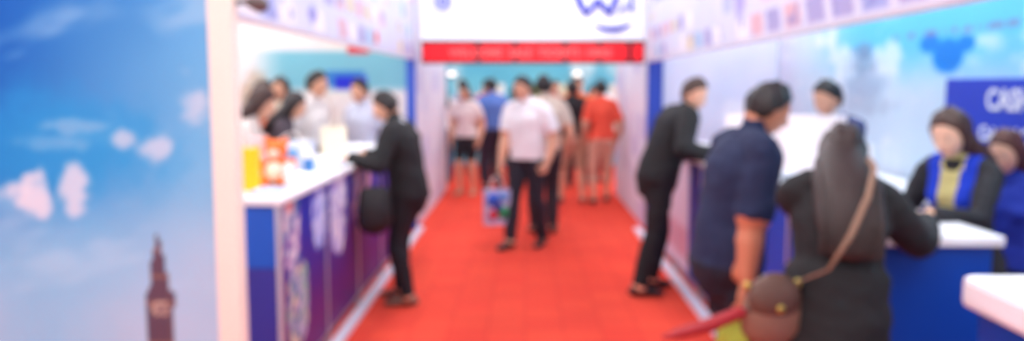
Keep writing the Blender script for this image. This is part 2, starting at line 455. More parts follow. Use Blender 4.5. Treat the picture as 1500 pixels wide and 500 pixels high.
# ================================================================ ROOM
def floor_mat():
    m = bpy.data.materials.new('red_carpet'); m.use_nodes = True; nt = m.node_tree; b = nt.nodes['Principled BSDF']
    tc = nt.nodes.new('ShaderNodeTexCoord')
    br = nt.nodes.new('ShaderNodeTexBrick'); br.offset = 0; br.inputs['Scale'].default_value = 4.0
    br.inputs['Brick Width'].default_value = 1.0; br.inputs['Row Height'].default_value = 1.0
    br.inputs['Mortar Size'].default_value = .03; br.inputs['Mortar Smooth'].default_value = .8
    br.inputs['Color1'].default_value = (*C(242, 82, 60), 1); br.inputs['Color2'].default_value = (*C(234, 72, 56), 1)
    br.inputs['Mortar'].default_value = (*C(214, 60, 50), 1)
    nt.links.new(tc.outputs['Object'], br.inputs['Vector'])
    nz = nt.nodes.new('ShaderNodeTexNoise'); nz.inputs['Scale'].default_value = 1.6
    nt.links.new(tc.outputs['Object'], nz.inputs['Vector'])
    mx = nt.nodes.new('ShaderNodeMix'); mx.data_type = 'RGBA'; mx.blend_type = 'MULTIPLY'
    mx.inputs[0].default_value = .22
    nt.links.new(br.outputs['Color'], mx.inputs[6]); nt.links.new(nz.outputs['Fac'], mx.inputs[7])
    nt.links.new(mx.outputs[2], b.inputs['Base Color'])
    n2 = nt.nodes.new('ShaderNodeTexNoise'); n2.inputs['Scale'].default_value = 300
    nt.links.new(tc.outputs['Object'], n2.inputs['Vector'])
    bp = nt.nodes.new('ShaderNodeBump'); bp.inputs['Strength'].default_value = .4; bp.inputs['Distance'].default_value = .004
    nt.links.new(n2.outputs['Fac'], bp.inputs['Height']); nt.links.new(bp.outputs['Normal'], b.inputs['Normal'])
    b.inputs['Roughness'].default_value = .9; b.inputs['Specular IOR Level'].default_value = .15
    return m
simple_box('floor', -6, 6, -3, 17, -.1, 0, floor_mat())
simple_box('ceiling', -6, 6, -3, 17, 4.2, 4.3, mat('ceiling_paint', C(225, 228, 235), .8))
simple_box('wall_far_left', -6.1, -6, -3, 17, 0, 4.2, mat('hall_wall', C(225, 228, 238), .8, .02))
simple_box('wall_far_right', 6, 6.1, -3, 17, 0, 4.2, mat('hall_wall', C(225, 228, 238), .8, .02))
LM = mat('fill_panel', (.94, .98, 1), .5, emit=6.0)
FR = mat('fixture_metal', C(230, 230, 232), .4)
for x in (-4.2, -2.3, 0.05, 2.1, 4.2):  # out-of-view emissive panels added overhead to light the hall softly
    lb = MB(); lb.box(x-.45, x+.45, -2, 15.5, 4.14, 4.2, FR); lb.box(x-.42, x+.42, -1.95, 15.45, 4.125, 4.139, LM)
    lb.obj('ceiling_fill_light')
def back_paint(U, V):
    c = mixc((120, 206, 218), (70, 164, 200), fbm(U*.8, V*1.5, 4)*1.2-.1)
    c2 = mixc(c, (225, 244, 244), sst(.5, .85, fbm(U*1.4, V*.8, 9)))
    for uc, kc in ((3.0, (225, 225, 205)), (5.35, (230, 240, 235)), (6.2, (120, 170, 90)), (6.9, (225, 232, 200)), (7.9, (225, 225, 215))):
        c2 = np.where(((np.abs(U-uc) < .22) & (V > .5) & (V < 1.65))[:, None], np.array(kc, float), c2)
    return c2
board('wall_back', (-6, 16.5, 0), (1, 0, 0), 12, 4.2, .1, back_paint, .05)
for x in (-1.45, 1.0):
    b = MB(); b.box(x-.03, x+.03, 16.2, 16.4, 1.88, 1.93, FR); b.tube([(x, 16.22, 1.89), (x, 16.15, 1.82)], [.06, .10], FR, n=18, cap=False)
    b.ell((x, 16.16, 1.82), (.08, .05, .04), mat('lamp_bulb', (1, .97, .9), .4, emit=2.0)); b.obj('wall_spotlight')
def blob(U, V, cu, cv, ru, rv, seed, amt=.5):
    d = np.sqrt(((U-cu)/ru)**2+((V-cv)/rv)**2)+amt*(fbm(U*9, V*9, seed)-.5)*2
    return sst(1.1, .35, d)
def px2(px, py, Y=3.35):   # artwork layout measured on the panel
    t = Y/1200.; return (px-770)*t, 1.6-(py-125)*t
def sky_paint(U, V):
    X = U-3.0
    g = sst(-2.5, -1.15, X+(1.55-V)*.40+.25*(fbm(X*1.6, V*1.2, 3)-.5))
    c = mixc((8, 88, 180), (112, 184, 228), g)
    c = mixc(c, (34, 152, 218), blob(X, V, -1.95, 1.33, .55, .33, 5, .3)*.7)
    c = mixc(c, (140, 198, 232), sst(1.2, .8, V+.25*(fbm(X*2, V*2, 8)-.5))*.9)
    c = mixc(c, (176, 204, 230), sst(-1.9, -1.3, X)*sst(1.35, .8, V)*.75)
    streak = sst(.5, .8, fbm(X*2.2+V*1.5, V*6-X*2, 12))
    c = mixc(c, (184, 218, 240), streak*.4)
    c = mixc(c, (194, 206, 226), sst(.95, .4, V)*.5*fbm(X*3, V*3, 77)*1.6)
    for (px, py, ru, rv, sd, am) in ((30, 290, .085, .09, 1, .85), (8, 275, .08, .06, 8, .75), (48, 258, .045, .06, 2, .8), (97, 285, .065, .10, 3, .8), (240, 215, .10, .10, 4, .65), (177, 208, .055, .05, 5, .65),
                                 (285, 160, .10, .11, 6, .6), (115, 185, .17, .03, 7, .35), (70, 210, .14, .03, 9, .25)):
        cu, cv = px2(px, py); c = mixc(c, (226, 226, 236), blob(X, V, cu, cv, ru, rv, sd, .9)*am)
    cx, top = px2(219, 343)
    w = np.interp(V, [0, top-.55, top-.36, top-.27, top-.24, top-.12, top-.05, top], [.062, .06, .058, .062, .042, .028, .012, .0])
    stone = mixc((112, 84, 86), (70, 56, 84), np.abs(np.sin((X-cx)*90))*.9)
    stone = np.where((np.abs(np.sin(V*55)) < .15)[:, None], np.array([140, 104, 92.]), stone)
    m = (np.abs(X-cx) < w).astype(float)
    c = mixc(c, stone, m*.97)
    ck = (((X-cx)**2+(V-(top-.33))**2) < .036**2).astype(float); c = mixc(c, (195, 175, 155), ck)
    ck = (((X-cx)**2+(V-(top-.33))**2) < .026**2).astype(float); c = mixc(c, (140, 120, 120), ck)
    return c
pan = board('printed_panel', (-3.0, 3.35, 0), (1, 0, 0), 1.71, 3.1, .05, sky_paint, .0125)
post = simple_box('edge_frame', -1.29, -1.19, 3.335, 3.42, 0, 3.1, mat('cream_frame', C(242, 232, 218), .5, .02), .006)
group('sky_mural_wall_panel', [pan, post])
def fascia_paint(seed, accents):
    def f(U, V):
        c = mixc((218, 222, 236), (194, 206, 232), fbm(U*1.5, V*2, seed))
        gu = np.floor((U+.4*V)*3.2); gv = np.floor(V*5.5)
        h = vnoise(gu*7.31+.5, gv*3.77+.5, seed+5); h2 = vnoise(gu*5.11+.5, gv*9.77+.5, seed+6)
        fu = (U+.4*V)*3.2-gu; fv = V*5.5-gv
        ins = (fu > .1) & (fu < .85) & (fv > .15) & (fv < .85)
        pal = np.array([[150, 164, 218], [214, 176, 190], [150, 196, 226], [232, 234, 240], [160, 160, 208], [214, 204, 176], [176, 188, 226]], float)
        cc = pal[(h*6.99).astype(int)]
        line = fbm(U*14, V*14, seed+9)
        cc = mixc(cc, (120, 130, 196), sst(.6, .75, line)*.7)
        c = np.where((ins & (h2 > .35))[:, None], cc, c)
        for (u, v, ru, rv, col) in accents:
            c = mixc(c, col, blob(U, V, u, v, ru, rv, seed+int(u*10), .5))
        c = np.where((V < .02)[:, None], np.array([190, 190, 205.]), c)
        return c
    return f
fl = board('fascia_face', (-1.2, 3.43, 1.88), (0, 1, 0), 5.48, 1.22, .06, fascia_paint(3, [(3.2, .1, .1, .06, (220, 60, 70)), (1.2, .12, .12, .05, (130, 130, 205))]), .02)
group('booth_fascia', [fl])
fr = board('fascia_face', (1.3, 8.87, 1.85), (0, -1, 0), 7.87, 1.25, .06, fascia_paint(21, [(4.77, .33, .12, .1, (240, 204, 60)), (4.95, .34, .08, .1, (214, 70, 80)), (5.07, .3, .06, .09, (70, 110, 200)), (3.8, .25, .15, .12, (160, 160, 225)), (4.3, .3, .12, .1, (222, 176, 186)), (5.5, .2, .1, .08, (180, 150, 130))]), .02)
group('booth_fascia', [fr])
# ---- gate
sg = MB()
GW = mat('lightbox_white', C(240, 243, 250), .4, emit=.35)
sg.box(-1.14, 1.29, 9.02, 9.1, 2.085, 3.1, GW)
gate = sg.obj('lightbox')
INK = mat('blue_ink', C(40, 56, 200), .5)
def text(name, body, loc, size, m, rot, ext=.003, align='CENTER', off=.02):
    cu = bpy.data.curves.new(name, 'FONT'); cu.body = body; cu.size = size; cu.extrude = ext; cu.align_x = align; cu.offset = size*off
    o = bpy.data.objects.new(name, cu); COL.objects.link(o); o.location = loc; o.rotation_euler = rot; cu.materials.append(m); return o
def P9(px, py): return ((px-770)*.00763, 9.014, 1.6-(py-125)*.0076)
sw = MB()
sw.tube([P9(x, y) for x, y in ((842, -8), (846, 8), (856, 24), (866, 12), (872, 4), (880, 14), (888, 24), (896, 8), (900, -8))], [.03, .042, .042, .04, .036, .04, .042, .036, .03], INK, side=(0, 1, 0), n=8)
sw.tube([P9(x, y) for x, y in ((868, 40), (880, 45), (895, 46), (908, 44), (918, 38))], [.012, .028, .034, .028, .014], INK, side=(0, 1, 0), n=8)
sw.tube([P9(x, y) for x, y in ((904, 22), (912, 10), (920, 22), (920, -6))], [.022, .024, .024, .022], mat('blue_ink_light', C(110, 122, 215), .5), side=(0, 1, 0), n=8)
swo = sw.obj('brush_lettering')
lg = MB(); ring = [(-.9+.09*math.cos(a), 9.012, 2.5+.09*math.sin(a)) for a in np.linspace(0, 2*math.pi, 25)]
INK2 = mat('pale_blue_ink', C(110, 124, 215), .5)
lg.tube(ring, [.016]*25, INK2, side=(0, 1, 0), n=6, cap=False); lg.ell((-.9, 9.015, 2.5), (.05, .006, .05), INK2)
logo = lg.obj('round_logo')
group('aisle_gate_sign', [gate, swo, logo])
ld = MB(); DK = mat('led_frame', C(120, 16, 34), .5); RD = mat('red_led', C(244, 18, 34), .4, emit=.35)
ld.box(-1.14, 1.29, 9.0, 9.1, 1.835, 2.085, DK); ld.box(-1.14, 1.29, 8.994, 9.0, 2.052, 2.085, mat('led_dark_edge', C(60, 36, 48), .5))
for a, bb in ((-1.12, -.55), (-.49, -.14), (-.09, .40), (.46, .78), (.82, 1.10), (1.16, 1.27)): ld.box(a, bb, 8.985, 8.999, 1.866, 2.045, RD)
lo = ld.obj('display', .002)
tx1 = text('scrolling_text', 'WELCOME  SALE  TICKETS  HERE', (.05, 8.983, 1.91), .12, mat('led_text', C(255, 110, 110), .4, emit=.4), (math.pi/2, 0, 0), .001)
group('red_led_sign', [lo, tx1])
def white_wall(seed):
    def f(U, V):
        c = mixc((232, 230, 240), (210, 210, 230), fbm(U*3, V*2, seed))
        c = np.where((np.abs(U % 1.0) < .03)[:, None], np.array([180, 180, 195.]), c)
        cell = vnoise(np.floor(U*4)+.5, np.floor(V*4)*3.1+.5, seed+3)
        c = mixc(c, (180, 176, 220), (cell > .72)*.5)
        c = mixc(c, (226, 196, 206), (cell < .2)*.5)
        return c
    return f
board('wall_left', (-1.22, 9.0, 0), (0, 1, 0), 3.6, 3.1, .06, white_wall(5), .04)
board('wall_right', (1.34, 12.2, 0), (0, -1, 0), 3.2, 3.1, .06, white_wall(8), .04)
def lwall(U, V):
    X = U-5.0
    c = mixc((240, 234, 220), (226, 222, 230), fbm(U*1.5, V*2, 2))
    band = sst(1.5, 1.6, V)*sst(2.0, 1.95, V)*sst(-3.1, -2.6, X)
    c = mixc(c, (110, 186, 205), band*.9)
    c = mixc(c, (60, 130, 200), ((np.abs(X+1.98) < .2) & (np.abs(V-1.66) < .09))*1.)
    c = mixc(c, (36, 48, 205), ((np.abs(X+1.92) < .17) & (np.abs(V-1.62) < .075))*1.)
    c = mixc(c, (212, 50, 56), ((np.abs(X+1.83) < .13) & (np.abs(V-1.985) < .05))*1.)
    c = mixc(c, (180, 150, 120), blob(X, V, -2.9, 1.5, .3, .25, 4, .6)*.8)
    c = mixc(c, (160, 130, 110), blob(X, V, -2.3, 1.2, .3, .3, 6, .7)*.6)
    return c
board('wall_left_rear', (-5.0, 9.0, 0), (1, 0, 0), 3.7, 3.1, .06, lwall, .03)
simple_box('booth_post', -1.3, -1.2, 8.93, 8.995, 0, 3.1, mat('blue_post', C(45, 85, 190), .5, .02), .004)
def lback(U, V):
    c = mixc((240, 235, 224), (200, 216, 230), fbm(U*1.2, V*1.5, 31))
    return mixc(c, (230, 205, 135), sst(.6, .8, fbm(U*2, V*2, 55))*.5)
board('wall_left_inner', (-4.2, 3.4, 0), (0, 1, 0), 5.55, 3.1, .06, lback, .05)
def rperp(U, V):
    c = mixc((220, 220, 238), (202, 210, 234), fbm(U*2.5, V*2, 14))
    c = mixc(c, (236, 236, 244), sst(.55, .8, fbm(U*3, V*3, 18))*.8)
    return c
board('wall_right_rear', (1.35, 9.0, 0), (1, 0, 0), 1.38, 3.1, .06, rperp, .03)
simple_box('booth_post', 1.32, 1.48, 8.9, 8.99, .02, 3.1, mat('blue_post', C(20, 58, 165), .5, .02), .004)
def rmural(U, V):
    Y = 9-U
    c = mixc((224, 232, 244), (196, 222, 238), fbm(U*1.2, V*1.4, 41))
    c = mixc((216, 216, 236), c, sst(0, .9, U))
    c = mixc(c, (84, 194, 228), sst(.6, 2.4, U+.5*(fbm(U*2, V*2, 4)-.5))*sst(1.5, 1.95, V+.15*(fbm(U*3, V*3, 5)-.5))*.9)
    c = mixc(c, (242, 244, 250), sst(.54, .74, fbm(U*2.2, V*4, 44))*.7)
    for (y, z, ry, rz, col) in ((6.75, 1.45, .62, .12, (180, 194, 212)), (6.75, 1.6, .55, .13, (164, 184, 208)), (6.78, 1.76, .40, .12, (150, 172, 200)), (6.76, 1.88, .26, .08, (120, 144, 182))):
        c = mixc(c, col, blob(Y, V, y, z, ry, rz, int(z*10), .45)*.8)
    c = np.where(((np.abs(np.sin(V*38)) < .2) & (np.abs(Y-6.85) < .35) & (V > 1.4) & (V < 1.9))[:, None], c*.93, c)
    m = np.maximum(blob(Y, V, 5.42, 1.79, .22, .13, 2, .05), np.maximum(blob(Y, V, 5.66, 1.88, .16, .07, 3, .05), blob(Y, V, 5.2, 1.86, .12, .06, 3, .05)))
    c = mixc(c, (0, 128, 222), np.clip(m*2.2, 0, 1))
    r = (V > 1.92) & (V < 1.98) & (Y < 6.2) & (Y > 4.5)
    c = mixc(c, (130, 120, 175), r*(fbm(U*25, V*5, 6) > .45)*.7)
    return c
board('wall_right_mural', (2.74, 9.0, 0), (0, -1, 0), 8.0, 3.1, .06, rmural, .02)
cs = MB(); cs.box(2.70, 2.737, 3.2, 5.34, 1.18, 1.64, mat('blue_sign', C(8, 56, 190), .5, .02)); sb = cs.obj('board', .004)
WT = mat('white_letters', C(240, 242, 250), .5)
r90 = (math.pi/2, 0, -math.pi/2)
a1 = text('letters', 'CASHIER', (2.697, 4.86, 1.46), .17, WT, r90, .002, 'LEFT')
a2 = text('letters_small', 'Caisse / Cashier', (2.697, 4.92, 1.28), .12, WT, r90, .002, 'LEFT')
group('cashier_sign', [sb, a1, a2])
# unseen glowing strips, added high on the back walls to brighten booth interiors
for (x0, x1, nm) in ((-4.19, -4.10, 0), (2.64, 2.73, 1)):
    b = MB(); b.box(x0, x1, 3.6, 8.8, 2.9, 3.0, FR); b.box(x0+.01, x1-.01, 3.65, 8.75, 2.885, 2.899, mat('fill_strip_glow', (.95, .98, 1), .5, emit=14)); b.obj('booth_fill_strip')
# ---- counters
def lfront(U, V):
    c = mixc((22, 42, 164), (96, 32, 112), sst(.9, .1, V+.12*(fbm(U*2, V*2, 3)-.5)))
    c = mixc(c, (72, 26, 118), sst(.5, 3.2, U)*sst(.9, .3, V)*.6)
    def ph(u0, u1, v0, v1, pal, sd):
        nonlocal c
        m = (U > u0) & (U < u1) & (V > v0) & (V < v1)
        e = (((U-(u0+u1)/2)/((u1-u0)/2))**2+((V-(v0+v1)/2)/((v1-v0)/2))**4) < 1
        k = np.clip((fbm(U*9, V*9, sd)*1.5-.25), 0, .999)
        cc = np.array(pal, float)[(k*len(pal)).astype(int)]
        c = np.where((m & e)[:, None], cc, c)
    ph(.05, .36, .55, 1.0, [(225, 215, 225), (140, 100, 170), (60, 130, 180), (210, 190, 200), (215, 120, 120)], 7)
    ph(.10, .50, .12, .58, [(110, 180, 140), (190, 180, 210), (60, 120, 160), (225, 210, 170), (90, 60, 150)], 8)
    ph(.62, .92, .55, 1.0, [(130, 150, 220), (190, 198, 240), (90, 90, 205)], 9)
    ph(1.05, 1.5, .42, .98, [(235, 228, 240), (170, 160, 220), (240, 240, 246), (120, 100, 185)], 10)
    ph(1.7, 2.4, .5, .95, [(220, 210, 230), (130, 100, 180), (225, 170, 180)], 11)
    return c
def counter(x0, x1, y0, y1, face, paint, name='reception_counter', endm=BLUE):
    b = MB(); b.box(x0, x1, y0, y1, .08, 1.01, endm); b.box(x0+.03, x1-.03, y0+.03, y1-.03, 0, .08, ALU)
    body = b.obj('body')
    t = MB(); t.box(x0-.03, x1+.03, y0-.03, y1+.03, 1.012, 1.05, PLAIN); top = t.obj('worktop', .006)
    parts = [body, top]
    if face > 0: parts.append(board('front_graphic', (x1+.003, y0+.01, .09), (0, 1, 0), y1-y0-.02, .91, .002, paint, .02))
    else: parts.append(board('front_graphic', (x0-.003, y1-.01, .09), (0, -1, 0), y1-y0-.02, .91, .002, paint, .03))
    fx = x1 if face > 0 else x0
    p = MB()
    n = max(1, round((y1-y0)/1.0))
    for i in range(n+1):
        y = y0+(y1-y0)*i/n; p.box(fx-.012, fx+.012, y-.012, y+.012, .0, 1.01, ALU)
    parts.append(p.obj('frame_posts'))
    if face > 0:
        parts.append(simple_box('end_panel', x0+.01, x1-.01, y0-.015, y0-.002, .70, 1.0, mat('blue_panel', C(0, 86, 196), .45, .02)))
        parts.append(simple_box('end_panel_lower', x0+.01, x1-.01, y0-.015, y0-.002, .09, .695, mat('violet_panel', C(44, 44, 150), .45, .02)))
    return group(name, parts)
counter(-1.70, -1.22, 3.97, 7.7, 1, lfront)
def rfront(U, V):
    c = mixc((10, 70, 184), (6, 58, 166), fbm(U*2, V*2, 3))
    c = mixc((222, 204, 224), c, sst(1.5, 1.6, U))
    c = mixc(c, (200, 120, 145), ((U < 1.5) & (V > .1) & (V < .35))*.5)
    return c
counter(1.3, 1.72, 3.0, 8.0, -1, rfront)
nc = MB(); nc.box(1.36, 2.5, 1.2, 2.42, 0.08, .93, BLUE); nc.box(1.39, 2.47, 1.23, 2.39, 0, .08, ALU); n1 = nc.obj('body')
nt_ = MB(); nt_.box(1.32, 2.54, 1.16, 2.46, .932, 1.03, PLAIN); n2 = nt_.obj('worktop', .02)
group('display_counter', [n1, n2])
bc = MB(); bc.box(2.32, 2.66, 4.6, 6.6, 0, .9, BLUE); bc.box(2.3, 2.68, 4.58, 6.62, .9, .94, PLAIN); bc.obj('storage_cabinet', .006)
simple_box('trim_1', -1.19, -1.13, 3.42, 9.0, 0.0, .035, mat('white_trim', C(220, 220, 234), .4, 0))
simple_box('trim_2', 1.2, 1.27, 2.5, 9.0, 0.0, .035, mat('white_trim', C(220, 220, 234), .4, 0))
# ================================================================ PEOPLE
BLK = C(20, 20, 23)
person('standing_man', (-.88, 5.92), 78, 1.60, lean=13, hp=26, hy=5, top=BLK, bottom=C(20, 20, 28), shoe=C(120, 98, 84),
       footL=(-.10, -.05, 0), footR=(.10, .08, 0), handL=(-1.27, 5.72, 1.075), handR=(-1.25, 6.1, 1.075), bulk=.014, vox=.011, hem=-.12, collar=C(200, 200, 205))
person('walking_man', (.02, 8.0), 150, 1.71, lean=4, hp=15, hy=-10, top=C(240, 238, 242), bottom=C(30, 28, 42), shoe=C(40, 28, 26), sleeve=.75,
       footL=(-.09, -.14, .0), footR=(.10, .17, 0), handR=(-.27, 7.92, .78), elR=(.6, -.8, -.3), curl=.9, vox=.012, hem=-.05, bulk=.012)
person('standing_man', (.20, 8.75), 10, 1.72, lean=2, hp=5, top=C(206, 188, 172), bottom=C(40, 34, 44), sleeve=.7, vox=.014, bulk=.008)
person('standing_man', (1.07, 6.25), -76, 1.74, lean=28, hp=24, hy=-65, top=BLK, bottom=C(20, 20, 24), shoe=C(28, 26, 28), skin=C(236, 182, 152), hair=C(66, 42, 32), bulk=.014, vox=.011, hem=-.1,
       footL=(-.13, -.05, 0), footR=(.10, -.24, 0), handL=(1.50, 6.35, 1.075), handR=(1.42, 5.92, 1.075))
person('standing_man', (.90, 3.52), -78, 1.66, lean=12, hp=30, hy=0, top=C(18, 32, 68), bottom=C(20, 24, 42), shoe=C(30, 26, 26), skin=C(200, 132, 100), bulk=.014, vox=.010, sleeve=.95, hem=-.12,
       handL=(1.36, 3.85, 1.075), handR=(.88, 3.27, .74), elR=(.2, -1, -.1), curl=.6)
person('standing_woman', (1.02, 2.70), -12, 1.55, fem=True, lean=25, side=5, hp=38, hy=-10, top=BLK, bottom=C(26, 26, 32), hair=C(46, 30, 26), style='long', bulk=.018, vox=.010, hem=-.2,
       handR=(1.53, 3.10, 1.075), handL=(1.36, 3.15, 1.075), elR=(.35, -.3, -1))
person('cashier_woman', (1.96, 3.66), 118, 1.54, fem=True, lean=13, hp=24, hy=8, top=C(34, 34, 40), bottom=C(30, 30, 40), skin=C(238, 190, 162), hair=C(70, 44, 34), style='mid', vest=C(12, 58, 200), inner=C(206, 196, 130), vox=.010, hem=0,
       handL=(1.60, 3.28, 1.075), handR=(1.62, 3.62, 1.075))
person('cashier_woman', (2.36, 3.95), 120, 1.50, fem=True, lean=8, hp=20, drop=.08, top=C(36, 60, 170), bottom=C(30, 30, 40), hair=C(84, 44, 36), style='mid', vox=.013, skin=C(228, 178, 150))
person('cashier_man', (2.02, 5.35), 115, 1.66, lean=4, hp=22, top=C(60, 66, 110), bottom=C(30, 30, 40), vox=.013, handL=(1.66, 5.1, 1.075), vest=C(30, 50, 120), inner=C(220, 220, 225))
person('booth_woman', (-1.98, 5.75), -80, 1.62, fem=True, lean=8, hp=25, top=C(216, 204, 196), bottom=C(40, 40, 60), hair=C(60, 36, 30), style='long', vox=.013, handR=(-1.60, 5.6, 1.075))
person('booth_woman', (-2.02, 6.7), -85, 1.58, fem=True, lean=10, hp=25, top=C(70, 60, 70), bottom=C(40, 40, 60), hair=C(34, 26, 28), style='mid', vox=.014, handR=(-1.62, 6.55, 1.075))
person('booth_man', (-2.0, 7.55), -110, 1.75, lean=6, hp=12, top=C(226, 220, 216), bottom=C(40, 40, 60), vox=.015)
person('booth_man', (-1.62, 8.25), 150, 1.68, lean=4, hp=12, top=C(200, 205, 225), bottom=C(40, 40, 60), vox=.015)
person('booth_woman', (-2.7, 6.9), -60, 1.72, fem=True, lean=3, hp=8, top=C(190, 140, 110), bottom=C(40, 40, 60), hair=C(72, 48, 40), style='mid', vox=.016)
person('booth_man', (-2.9, 7.7), -90, 1.78, lean=3, hp=8, top=C(90, 70, 66), bottom=C(40, 40, 60), hair=C(60, 38, 34), vox=.016)
person('booth_woman', (-2.45, 8.3), 170, 1.70, fem=True, lean=3, hp=8, top=C(222, 206, 186), bottom=C(40, 40, 60), hair=C(50, 34, 30), style='mid', vox=.016)
person('booth_man', (-2.42, 6.25), -70, 1.76, lean=3, hp=8, top=C(150, 96, 70), bottom=C(40, 40, 60), hair=C(54, 34, 30), vox=.016)
person('booth_woman', (-2.45, 7.45), -90, 1.66, fem=True, lean=3, hp=8, top=C(214, 120, 90), bottom=C(40, 40, 60), hair=C(64, 42, 34), style='mid', vox=.017)
person('booth_man', (-3.25, 8.4), -120, 1.80, lean=3, hp=8, top=C(200, 170, 140), bottom=C(40, 40, 60), hair=C(60, 40, 34), vox=.017)
# far crowd
person('shopper_woman', (-.86, 11.9), 165, 1.62, fem=True, top=C(228, 214, 210), bottom=C(24, 22, 30), pants=.85, sleeve=.6, style='mid', vox=.017, shoe=C(200, 150, 120), hem=-.02, bulk=.01)
person('shopper_man', (-.50, 12.5), 20, 1.72, top=C(84, 118, 190), bottom=C(44, 40, 60), sleeve=.7, vox=.017, bulk=.01)
person('shopper_man', (.64, 11.1), 8, 1.68, top=C(24, 22, 28), bottom=C(186, 160, 132), pants=.95, sleeve=.6, vox=.016, shoe=C(120, 90, 80), footL=(-.15, .05, 0), footR=(.13, -.05, 0), bulk=.02)
person('shopper_woman', (1.02, 11.0), 10, 1.68, fem=True, top=C(236, 86, 62), bottom=C(214, 176, 150), style='short', vox=.016, shoe=C(80, 40, 40), footR=(.12, .15, 0), sleeve=.8, hem=-.05, pants=1.5, bulk=.012)
FC = [('shopper_woman', -.1, 14.2, 170, 1.62, (210, 200, 190), (60, 50, 60)), ('shopper_man', .5, 14.6, 190, 1.70, (180, 110, 90), (50, 44, 56)), ('shopper_man', -1.1, 14.8, 30, 1.72, (150, 150, 170), (50, 44, 56)),
      ('shopper_woman', 1.1, 13.6, 200, 1.62, (235, 220, 215), (150, 60, 60)), ('shopper_man', -1.7, 14.0, 60, 1.72, (225, 190, 180), (60, 50, 60)), ('shopper_woman', -.62, 13.6, 185, 1.66, (90, 70, 80), (60, 50, 60)),
      ('shopper_man', 1.75, 14.4, -60, 1.74, (210, 205, 215), (50, 44, 56)), ('shopper_woman', .12, 15.4, 150, 1.63, (240, 225, 150), (60, 50, 60)), ('shopper_man', .34, 12.6, 175, 1.70, (216, 190, 180), (60, 50, 60)),
      ('shopper_woman', -.15, 13.2, 10, 1.60, (190, 60, 70), (50, 44, 56)), ('shopper_man', .80, 12.9, 185, 1.74, (236, 120, 70), (90, 70, 70)), ('shopper_woman', -1.35, 13.3, 10, 1.64, (236, 226, 230), (70, 60, 90)),
      ('shopper_man', 1.4, 15.4, 170, 1.72, (236, 236, 240), (60, 50, 60)), ('shopper_man', -.7, 15.4, 20, 1.73, (230, 120, 80), (60, 50, 60)), ('shopper_woman', -2.0, 15.2, 30, 1.64, (200, 90, 100), (60, 50, 60))]
for nm, x, y, rz, h, c1, c2 in FC:
    person(nm, (x, y), rz, h, fem='woman' in nm, top=C(*c1), bottom=C(*c2), style='mid' if 'woman' in nm else 'short', vox=.021, sleeve=.7)
# ================================================================ PROPS
def shopping_bag(x, y, z, w, d, h, col, rz=0, handle=.12, patches=()):
    M = Matrix.Translation((x, y, z)) @ Matrix.Rotation(math.radians(rz), 4, 'Z')
    b = MB(); m = mat('paper_bag', col, .55, .1, 20, .05)
    p = [(-w/2, -d/2), (w/2, -d/2), (w/2, d/2), (-w/2, d/2)]
    vs = [M @ Vector((a*.96, c*.9, 0)) for a, c in p]+[M @ Vector((a, c, h)) for a, c in p]+[M @ Vector((a*.97, c*.8, h-.01)) for a, c in p]+[M @ Vector((a*.93, c*.8, .01)) for a, c in p]
    fs = [(0, 3, 2, 1)]+[(i, (i+1) % 4, 4+(i+1) % 4, 4+i) for i in range(4)]+[(4+i, 4+(i+1) % 4, 8+(i+1) % 4, 8+i) for i in range(4)]+[(8+i, 8+(i+1) % 4, 12+(i+1) % 4, 12+i) for i in range(4)]+[(12, 13, 14, 15)]
    b.add(vs, fs, m)
    for i, (u, v, r, c2) in enumerate(patches):
        for sy in (-1, 1):
            b.tube([M @ Vector((u*w, sy*(d/2+.001), v*h)), M @ Vector((u*w, sy*(d/2+.004), v*h))], [(r, r)]*2, mat('print', c2, .5), n=14, cap=False)
    rp = mat('rope', C(230, 225, 220), .8)
    for sy in (-d/2*.9, d/2*.9):
        q = [M @ Vector((w*.28*math.cos(a), sy*(1-.8*math.sin(a)), h-.02+handle*math.sin(a))) for a in np.linspace(0, math.pi, 11)]
        b.tube(q, [.004]*11, rp, n=6)
    return b.obj('shopping_bag')
shopping_bag(-.28, 7.90, .25, .25, .10, .34, C(180, 180, 215), 20, .15, [(-.2, .72, .07, C(40, 90, 200)), (.2, .35, .065, C(50, 150, 100)), (-.2, .3, .055, C(200, 50, 70)), (.22, .8, .05, C(100, 150, 215)), (0, .5, .045, C(30, 50, 140))])
shopping_bag(-1.50, 4.25, 1.052, .20, .12, .22, C(252, 206, 10), 10, .08)
shopping_bag(-1.46, 5.10, 1.052, .26, .12, .2, C(216, 230, 244), -10, .07, [(.1, .6, .04, C(90, 160, 215))])
shopping_bag(-1.52, 6.45, 1.052, .2, .12, .22, C(240, 232, 206), 15, .07)
def toy(x, y, z, c1, c2):
    b = MB(); m1 = mat('plush', c1, .8, .3, 60, .1); m2 = mat('plush2', c2, .8, .3, 60, .1); e = mat('bead', C(20, 18, 18), .2)
    b.ell((x, y, z+.075), (.085, .07, .08), m1); b.ell((x, y-.005, z+.19), (.065, .06, .06), m1); b.ell((x, y-.05, z+.175), (.035, .025, .025), m2)
    b.ell((x, y-.045, z+.075), (.055, .04, .055), m2)
    for s in (-1, 1):
        b.ell((x+s*.05, y, z+.24), (.022, .012, .022), m1); b.ell((x+s*.09, y-.03, z+.11), (.03, .03, .045), m1)
        b.ell((x+s*.055, y-.06, z+.03), (.034, .05, .03), m1); b.ell((x+s*.022, y-.055, z+.205), (.007, .006, .007), e)
    return b.obj('plush_toy')
toy(-1.38, 4.50, 1.052, C(246, 120, 50), C(250, 226, 210))
toy(-1.58, 4.76, 1.052, C(230, 190, 190), C(250, 235, 235))
def cup(x, y, z, r, h, col):
    b = MB(); m = mat('paper_cup', col, .5); b.tube([(x, y, z+.004), (x, y, z+h)], [r*.8, r], m, n=18, cap=False)
    b.tube([(x, y, z+h), (x, y, z+h+.012)], [r*1.06, r*1.0], mat('cup_lid', C(240, 240, 244), .4), n=18); return b.obj('drink_cup')
